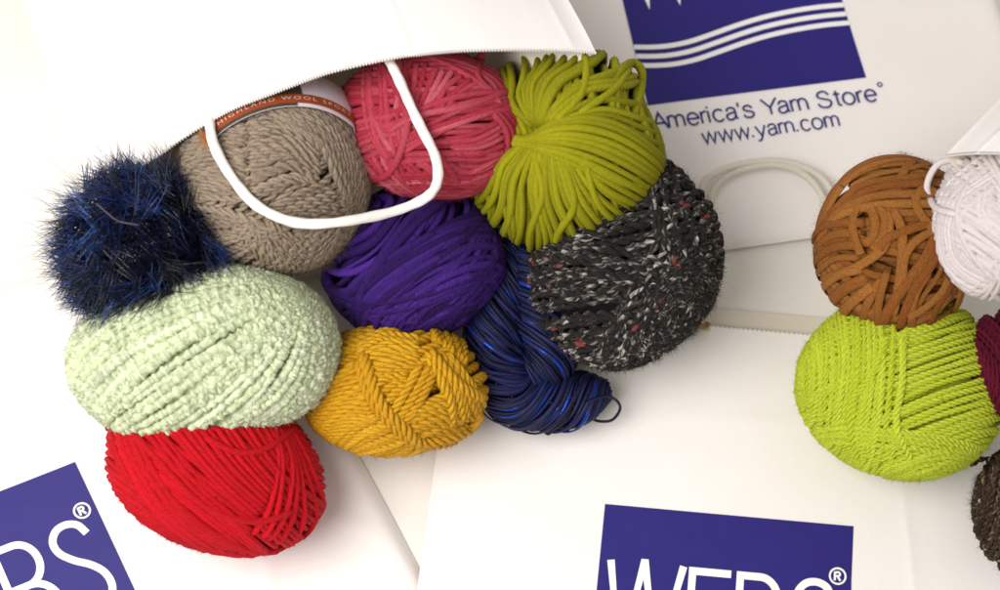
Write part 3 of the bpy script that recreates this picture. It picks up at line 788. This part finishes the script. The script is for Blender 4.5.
LW = .134; LH = 1.12     # logo width, height in widths
def dense(p0, p1, n=10): return [(p0[0]+(p1[0]-p0[0])*t, p0[1]+(p1[1]-p0[1])*t) for t in np.linspace(0, 1, n)]
def logo(parent, fm, tagline=True):
    """logo in its own units: x 0..1 to the right, y 0..-LH downwards; fm(x,y,lift) -> 3D"""
    f = lambda l: (lambda x, y: fm(x*LW, y*LW, l))
    gx, gy = np.meshgrid(np.linspace(0, 1, 40), np.linspace(-LH, 0, 40), indexing='ij')
    P = f(.0004)(gx.ravel(), gy.ravel()).reshape(40, 40, 3)
    sq = sheet('logo_square', P, .0002, M_ink, parent)
    top, bot, w = -.222, -.605, .030
    F2 = f(.0008)
    strokes('letter_w', [([(.045, top), (.112, bot+.01), (.178, top+.0), (.182, top), (.255, bot+.01), (.335, top)], w)], F2, M_white_ink, sq)
    strokes('letter_e', [([(.525, top-.014), (.372, top-.014), (.372, bot+.014), (.525, bot+.014)], w), ([(.375, -.41), (.50, -.41)], w)], F2, M_white_ink, sq)
    strokes('letter_b', [([(.562, bot+.014), (.562, top-.014), (.640, top-.014)]+arc2d(.640, -.325, .075, .089, 88, -88)+[(.562, -.414)], w),
                         ([(.640, -.414)]+arc2d(.645, -.5125, .085, .0985, 88, -88)+[(.562, bot+.014)], w)], F2, M_white_ink, sq)
    sp = [(.925,-.300), (.905,-.255), (.865,-.236), (.820,-.245), (.790,-.285), (.795,-.335), (.835,-.385), (.890,-.430), (.925,-.480), (.930,-.540), (.900,-.590), (.850,-.611), (.800,-.597), (.770,-.550)]
    strokes('letter_s', [([tuple(q) for q in spline(sp, 60)], w)], F2, M_white_ink, sq)
    ring = strokes('registered_mark', [(arc2d(.945, -.205, .031, .031, 0, 360, 40), .008), (dense((.934,-.223), (.934,-.188)), .009),
             ([(.934,-.190), (.946,-.190)]+arc2d(.946, -.197, .008, .008, 85, -85, 10)+[(.934,-.2045)], .008), (dense((.944,-.205), (.956,-.223)), .009)], F2, M_white_ink, sq)
    wave = [(0,.205), (.08,.193), (.16,.188), (.26,.196), (.38,.222), (.5,.250), (.62,.272), (.75,.286), (.88,.292), (1.0,.290)]
    for k in range(3):
        strokes('wave_stripe', [([(q[0], -LH+q[1]+k*.048-.000) for q in spline(wave, 60)], .024)], F2, M_white_ink, sq)
    if tagline:
        fl = f(.0005)
        lettering('tagline', "America's Yarn Store", (.0, -LH-.125), 1.03, .080, fl, parent)
        lettering('web_address', "www.yarn.com", (.205, -LH-.225), .625, .072, fl, parent)
        strokes('registered_mark', [(arc2d(1.050, -LH-.045, .010, .010, 0, 360, 16), .006)], fl, M_ink, parent)
    return sq

def flatbag(label, O, ax, ay, x0, x1, y0, y1, ztop, seed, creases=(), over=0., mouth=None, tagline=True, amp=.0012, name='paper_bag', notch=None):
    """an empty paper bag lying flat; (0,0) = top-left corner of its logo"""
    ax = np.array([math.cos(R_(ax)), math.sin(R_(ax))]); ay = np.array([math.cos(R_(ay)), math.sin(R_(ay))])
    g = np.random.default_rng(seed); kv = g.normal(size=(5,2))*14; kp = g.random(5)*6.3
    def zf(x, y):
        z = ztop+amp*np.sin(x[...,None]*kv[:,0]+y[...,None]*kv[:,1]+kp).sum(-1)/2
        for (xa, ya, xb, yb, h, wd) in creases:
            tx, ty = xb-xa, yb-ya; L = math.hypot(tx, ty); tx /= L; ty /= L
            s = (x-xa)*tx+(y-ya)*ty; dd = (x-xa)*-ty+(y-ya)*tx
            z = z+h*np.exp(-np.abs(dd)/wd)/(1+np.exp(-(s+.0)*200))/(1+np.exp((s-L)*200))
        e = np.minimum(x-x0, x1-x); z = z-(ztop-.0008-over)*np.exp(-(np.maximum(e, 0)/.004)**1.3)
        e = np.minimum(y1-y if mouth != 'y1' else 9, y-y0); z = z-(ztop-.0035)*np.exp(-np.maximum(e, 0)/.0022)
        return z
    def fm(x, y, lift=0.):
        x = np.asarray(x, float); y = np.asarray(y, float)
        xy = O[:2]+x[...,None]*ax+y[...,None]*ay
        return np.concatenate([xy, (zf(x, y)+lift)[...,None]], -1)
    root = link(name, None); c = fm(np.array([(x0+x1)/2]), np.array([(y0+y1)/2]))[0]; root.location = (c[0], c[1], 0)
    tag(root, label, 'paper bag', 'printed white paper bags')
    bpy.context.view_layer.update()
    def under(o): o.matrix_parent_inverse = root.matrix_world.inverted(); return o
    def grid(xa, xb, ya, yb, nx, ny, zig):
        ex = np.linspace(0, 1, nx); ey = np.linspace(0, 1, ny)
        s = lambda e: .5-.5*np.cos(math.pi*e)*(.35)-.5*(1-2*e)*.65
        X, Y = np.meshgrid(xa+(xb-xa)*s(ex), ya+(yb-ya)*s(ey), indexing='ij')
        if zig:
            zz = np.abs((np.arange(nx) % 2))*.0013
            Y = Y.copy(); Y[:, -1] -= zz; Y[:, -2] = np.minimum(Y[:, -2], Y[:, -1]-.0004)
        return X, Y
    nx = 300 if mouth else 120
    X, Y = grid(x0, x1, y0, y1, nx, 120, bool(mouth))
    front = under(sheet('front_panel', fm(X, Y), .0003, M_paper, root, M_kraft))
    X, Y = grid(x0+.004, x1-.004, y0+.001, y1+(.012 if mouth else -.001), 60, 60, False)
    Pb = fm(X, Y); Pb[...,2] = .0018+.0002*np.sin(X*40)
    under(sheet('back_panel', Pb, .0003, M_kraft if mouth else M_paper, root))
    # side gussets folded between the panels
    for xs, sg in ((x0, 1), (x1, -1)):
        ys = np.linspace(y0+.002, y1-.002, 60); prof = [(.014, .0030), (.045, .0034), (.014, .0022)]
        Pg = np.stack([np.concatenate([(O[:2]+(xs+sg*q[0])*ax+ys[:,None]*ay), np.full((60,1), q[1])], -1) for q in prof], 0)
        under(sheet('side_gusset', Pg, .0002, M_kraft, root))
    return root, fm, under

table = link('table', None)
COL.objects.unlink(table); bpy.data.objects.remove(table)
g_ = np.linspace(-1, 1, 41)*4.0
TX, TY = np.meshgrid(g_, g_, indexing='ij')
tb = sheet('table_surface', np.stack([TX, TY, 0*TX], -1), .02, M_table); tag(tb, kind='structure')

# bag behind, tagline legible
O2 = at(620-1.8, 0, .006)
xy2 = at(648, 105, .006); a2x = 7.9; a2y = 100.2
ay2 = np.array([math.cos(R_(a2y)), math.sin(R_(a2y))]); O2 = np.array([xy2[0], xy2[1], 0]); O2[:2] += ay2*LH*LW
root2, fm2, under2 = flatbag('flat white paper bag printed with the web address, behind the tweed and brown balls', O2, a2x, a2y, -.098, .232, -.2475, .17, .006, 3,
    creases=[(-.09,-.052,.23,-.044,.0009,.0012), (.02,-.182,.23,-.166,.0006,.0010), (.12,-.02,.23,.0,.0006,.004)], amp=.0010)
for o in (logo(root2, fm2),): under2(o)
for o in list(root2.children):
    if o.matrix_parent_inverse.is_identity: under2(o)

# bag at bottom centre
p = at(605, 504, .006); O3 = np.array([p[0], p[1], 0])
root3, fm3, under3 = flatbag('flat white paper bag with blue logo at the bottom centre, two cord handles above it', O3, -5.2, 83.0, -.0945, .232, -.32, .1075, .006, 5,
    creases=[(.0,.05,.2,.06,.0008,.006), (-.08,-.10,.02,-.30,.0008,.004), (.05,-.02,.22,-.05,.0006,.003), (.16,.02,.20,-.25,.0007,.004)], mouth='y1', amp=.0012, over=.0052)
logo(root3, fm3, tagline=False)
for pts in ([(700,330,.010), (697,250,.011), (701,190,.015), (720,171,.016), (750,163,.015), (785,162,.015), (815,173,.014), (832,192,.013), (842,222,.011), (848,300,.010)],
            [(707,330,.009), (703,255,.010), (711,197,.012), (728,176,.013), (755,167,.014), (782,166,.014), (806,176,.013), (822,196,.012), (832,226,.011), (838,300,.009)]):
    o = cable('handle', atpx(pts), 0.0021, M_cord2, root3, n=160, ns=12)
for o in list(root3.children):
    if o.matrix_parent_inverse.is_identity: under3(o)

# bag at bottom left
p = at(75, 462, .006); a4x, a4y = 22.6, 119.3
ax4 = np.array([math.cos(R_(a4x)), math.sin(R_(a4x))]); O4 = np.array([p[0], p[1], 0]); O4[:2] -= ax4*LW
root4, fm4, under4 = flatbag('flat white paper bag with blue logo running off the lower left corner', O4, a4x, a4y, -.10, LW+.1385, -.30, .115, .007, 8, amp=.0012, creases=[(.10,.06,.26,-.10,.0008,.003), (.14,-.28,.24,.02,.0009,.004), (-.05,.05,.12,.02,.0008,.004)])
logo(root4, fm4, tagline=False)
for o in list(root4.children):
    if o.matrix_parent_inverse.is_identity: under4(o)

# ---------------------------------------------------------------- filled bags
def ball_top(X, Y, balls, infl):
    """height of the top of the balls above each (x,y)"""
    Z = np.full(X.shape, -1.)
    for o in balls:
        e = o.outer+infl; A = (o.E.T/e**2) @ o.E       # quadratic form
        dx, dy = X-o.C[0], Y-o.C[1]
        a = A[2,2]; b = A[0,2]*dx+A[1,2]*dy; c = A[0,0]*dx*dx+2*A[0,1]*dx*dy+A[1,1]*dy*dy-1
        disc = b*b-a*c; Z = np.maximum(Z, np.where(disc > 0, o.C[2]+(-b+np.sqrt(np.maximum(disc, 0)))/a, -1))
    return Z

def blur(Z, k):
    for ax in (0, 1):
        pd = [(0,0),(0,0)]; pd[ax] = (k,k); q = np.pad(Z, pd, mode='edge')
        Z = np.mean([np.take(q, range(i, i+Z.shape[ax]), axis=ax) for i in range(2*k+1)], 0)
    return Z

def full_bag(label, mouth_px, axis, length, zend, balls, nu, nv, back, side_in, seed, infl=.004, skip_left=False):
    """front panel arching over the yarn; mouth_px = (px,py,z or None) along the mouth, left to right"""
    root = link('paper_bag', None); tag(root, label, 'paper bag', 'filled white paper bags')
    pts = []
    for (px, py, z) in mouth_px:
        if z is None:
            t = hit(px, py, infl, balls); d = raydir(px, py)
            z = (CAM+d*t)[2] if t else None
        pts.append((px, py, z))
    zs = [q[2] for q in pts]
    for i, z in enumerate(zs):
        if z is None: zs[i] = .5*(zs[i-1]+next(q for q in zs[i+1:] if q is not None))
    E3 = spline([at(q[0], q[1], z) for q, z in zip(pts, zs)], nu)
    root.location = (E3[nu//2][0], E3[nu//2][1], 0)
    bpy.context.view_layer.update(); inv = root.matrix_world.inverted()
    ax = nrm(np.array([axis[0], axis[1], 0.]))
    v = np.linspace(0, 1, nv)**1.6
    P = E3[:,None,:]+ax[None,None,:]*(v*length)[None,:,None]
    P[...,2] = E3[:,None,2]*(1-v[None,:]**1.3)+(zend*np.sin(np.linspace(.12, math.pi-.12, nu))**.5)[:,None]*v[None,:]**1.3
    Z0 = P[...,2].copy(); top = ball_top(P[...,0], P[...,1], balls, infl)
    Z = np.maximum(Z0, top)
    for _ in range(3):
        Z = np.maximum(blur(Z, 6), top*1.0); Z[:, 0] = E3[:,2]
    fade = np.minimum(v/.03, 1)[None,:]; Z = Z0*(1-fade)+Z*fade
    g = np.random.default_rng(seed); kv = g.normal(size=(6,2))*16; kp = g.random(6)*6.3
    Z = Z+.0010*np.sin(P[...,0,None]*kv[:,0]+P[...,1,None]*kv[:,1]+kp).sum(-1)*np.minimum(v/.1, 1)[None,:]
    # soft fold running from the mouth into the panel
    uu = np.linspace(0, 1, nu)[:,None]
    for fu, sl, h in ((.26, -.10, .0026), (.63, .05, .0010), (.955, .0, .0007)):
        Z = Z+h*np.exp(-np.abs(uu-fu-sl*v[None,:])/.012)*np.exp(-v[None,:]*1.5)*np.minimum(v/.02, 1)
    P[...,2] = Z
    tooth = (np.arange(nu) % 2)*.0013
    P[:, 0] += ax*tooth[:,None]
    P[:, 1] = P[:, 0]*.0+np.where((((P[:,1]-P[:,0])@ax) < .0008)[:,None], P[:,0]+ax*.0008, P[:,1])
    fr = sheet('front_panel', P, .0003, M_paper, root, M_kraft); fr.matrix_parent_inverse = inv
    # back panel on the table, under the yarn
    (bx0, by0), (bx1, by1) = back
    b0, b1 = at(bx0, by0, .008), at(bx1, by1, .008)
    uu = np.linspace(0, 1, 120); vv = np.linspace(0, 1, 40)
    Pb = (b0[None]*(1-uu[:,None])+b1[None]*uu[:,None])[:,None,:]+ax[None,None,:]*(vv*length)[None,:,None]
    Pb[...,2] = .0078+.0004*np.sin(uu*9)[:,None]
    Pb[:, 0] += ax*((np.arange(120) % 2)*.0013)[:,None]
    bk = sheet('back_panel', Pb, .0003, M_kraft, root); bk.matrix_parent_inverse = inv
    # pleated side gussets between the two panels
    xr = np.array([ax[1], -ax[0], 0])
    for si, (fe, be, sg) in enumerate(((P[0, 1:], Pb[0], 1.), (P[-1, 1:], Pb[-1], -1.))):
        n = 50
        fe = fe[np.linspace(0, len(fe)-1, n).astype(int)]; tt = (fe-fe[0]) @ ax; be2 = Pb[0 if si == 0 else -1][0]+ax*tt[:,None]; be2[:,2] = .0085
        fe = fe-np.array([0,0,.0006]); mid = .5*(fe+be2)+xr*sg*side_in; mid[:,2] = fe[:,2]*.5+.004; inn = fe+xr*sg*.03; inn[:,2] -= .008
        gs = sheet('side_gusset', np.stack([fe, inn, mid, .5*(mid+be2), be2], 0), .0003, M_kraft, root); gs.matrix_parent_inverse = inv
    return root, inv, P

axis1 = at(565, 0, .09)-at(597, 54, .10)
bagA, invA, PA = full_bag('open white paper bag at upper left pouring out the large pile of yarn',
    [(88,196,0.045), (150,163,0.088), (182,141,0.137), (212,122,0.155), (240,108,0.161), (270,96.5,0.163), (300,85,0.163), (330,74.5,0.163), (365,66,0.163), (400,59,0.163), (430,55.5,0.162), (460,53,0.159), (495,52,0.155), (530,52,0.15), (565,52.5,0.145), (597,55,0.139)],
    axis1[:2], .40, .085, [taupe, coral, olive], 340, 110, ((210, 300), (560, 215)), .03, 21)

axis5 = at(1040, 55, .13)-at(944, 157, .13)
bagB, invB, PB = full_bag('white paper bag corner at the right edge, lying over the white cotton ball',
    [(944,157,.145), (965,155,.156), (985,154.5,.166), (1010,156,.172), (1040,164,.165), (1080,180,.12), (1130,210,.05)],
    axis5[:2], .36, .08, [white, brown], 150, 80, ((1010, 260), (1150, 330)), .03, 22)

# cord handle of the left bag
def cord_path(pts, lift):
    dep = []
    for (px, py) in pts:
        t = hit(px, py, lift, [taupe, coral, olive, purple]); dep.append(t if t else np.nan)
    dep = np.array(dep); k = np.arange(len(dep)); ok = ~np.isnan(dep); dep = np.interp(k, k[ok], dep[ok])
    return dep
hp = spline([(207,112), (210,126), (215,146), (228,173), (250,200), (276,216), (305,223), (345,222), (385,214), (415,203), (432,192), (438,178), (434,155), (422,128), (408,100), (396,75), (390,62), (386,53)], 120)
dep = cord_path([tuple(q) for q in hp], .0045)
kk = 9
dpd = np.pad(dep, kk, mode='edge'); mn = np.min([dpd[i:i+len(dep)] for i in range(2*kk+1)], 0); mp_ = np.pad(mn, kk, mode='edge'); dep = np.mean([mp_[i:i+len(dep)] for i in range(2*kk+1)], 0)
kk2 = np.arange(len(dep)); dep = dep+.010*np.clip((9-kk2)/7, 0, 1)**1.5+.010*np.clip((kk2-(len(dep)-9))/7, 0, 1)**1.5
HP = np.array([CAM+raydir(*q)*t for q, t in zip(hp, dep)])
acc = Acc(); upv = nrm(CAM-HP)
gw = np.random.default_rng(8); kw = np.arange(len(HP)); HP = HP+.0003*np.stack([np.sin(kw*.31+1), np.sin(kw*.23+2), np.sin(kw*.41)], -1)
tube(acc, HP[None], upv[None], (0.0025+.00012*np.sin(kw*.5)+.0001*np.sin(kw*1.3))[None], (.0022+.0003*np.sin(kw*.37+1))[None], ns=14, closed=False, fibtwist=180, seed=4)
hd = acc.build('handle', M_cord, bagA); hd.matrix_parent_inverse = invA

# ---------------------------------------------------------------- taupe ball's paper band
def band():
    s = taupe
    a = np.array([[-.74, .07, .66], [-.11, .525, .83], [.61, .485, .63]]); a = nrm(a)
    n = nrm(np.cross(a[1]-a[0], a[2]-a[0]))
    if n[1] < 0: n = -n
    d0 = float(n @ a[0]); e1 = nrm(np.array([1., 0, 0])-n[0]*n); e2 = np.cross(n, e1)
    if e2[2] < 0: e2 = -e2
    def fm(al, k, lift=0.):
        """al: angle round the band (0 = towards camera, + = right), k: 0 lower border .. up"""
        dd = np.clip(d0+k, -.98, .98); r = np.sqrt(1-dd**2)
        d = dd[...,None]*n+r[...,None]*(np.sin(al)[...,None]*e1+np.cos(al)[...,None]*e2)
        hh = s.padw+.5*s.w-s.w*3.5*np.clip((np.abs(al)-math.radians(46))/math.radians(30), 0, 1.2); P, _ = s.surf(s.rot(d), hh+lift); return P
    def patch(name, a0, a1, k0, k1, lift, mat, parent, nn=60):
        A, K = np.meshgrid(np.radians(np.linspace(a0, a1, nn)), np.linspace(k0, k1, 10), indexing='ij')
        return sheet(name, fm(A, K, lift), .0002, mat, parent)
    b = patch('paper_band', -125, 125, -.012, .50, 0, plain('band_white', 'DCD3D8', .4), s.ob, 120)
    dk = ink_mat('band_photo', '2E2622', '5A4C42')
    patch('band_picture', -46, 12, .115, .48, .0004, dk, b)
    patch('band_picture', -46, 8, -.008, .020, .0004, dk, b)
    patch('band_picture', -66, -46, -.008, .48, .0004, ink_mat('band_copper', '6A4020', 'B07C48'), b)
    st = patch('orange_stripe', -48, 110, .020, .115, .0006, ink_mat('orange_ink', '8A3C1A', '9C4A28'), b, 120)
    V, Tr = text_geo('HIGHLAND WOOL SPORT', 1.0, 1.35)
    mn, mx = V.min(0), V.max(0)
    al = np.radians(-36+(V[:,0]-mn[0])/(mx[0]-mn[0])*78); k = .050+(V[:,1]-mn[1])/(mx[1]-mn[1])*.036
    me = raw_mesh('band_lettering', fm(al, k, .0009), None, Tr, smooth=False); me.materials.append(plain('band_letters', 'DDBEA8', .5)); link('band_lettering', me, b)
band()

# ---------------------------------------------------------------- light
w = bpy.data.worlds.new('World'); scene.world = w; w.use_nodes = True
bg = w.node_tree.nodes['Background']; bg.inputs[0].default_value = (1, .978, .957, 1); bg.inputs[1].default_value = .56
def area(name, loc, target, size, energy, col=(1,1,1)):
    l = bpy.data.lights.new(name, 'AREA'); l.energy = energy; l.size = size; l.color = col; l.shape = 'DISK'
    o = link(name, l); o.location = loc
    from mathutils import Vector
    o.rotation_euler = (Vector(target)-Vector(loc)).to_track_quat('-Z', 'Y').to_euler(); return o
area('window_light', (-.46, -.26, .84), (-.03, .0, 0), .75, 10.0, (1, .985, .975))

scene.render.engine = 'CYCLES'
scene.cycles.use_denoising = True
scene.cycles.max_bounces = 8; scene.cycles.diffuse_bounces = 5
scene.view_settings.view_transform = 'Standard'; scene.view_settings.look = 'None'
scene.view_settings.exposure = 0; scene.view_settings.gamma = 1
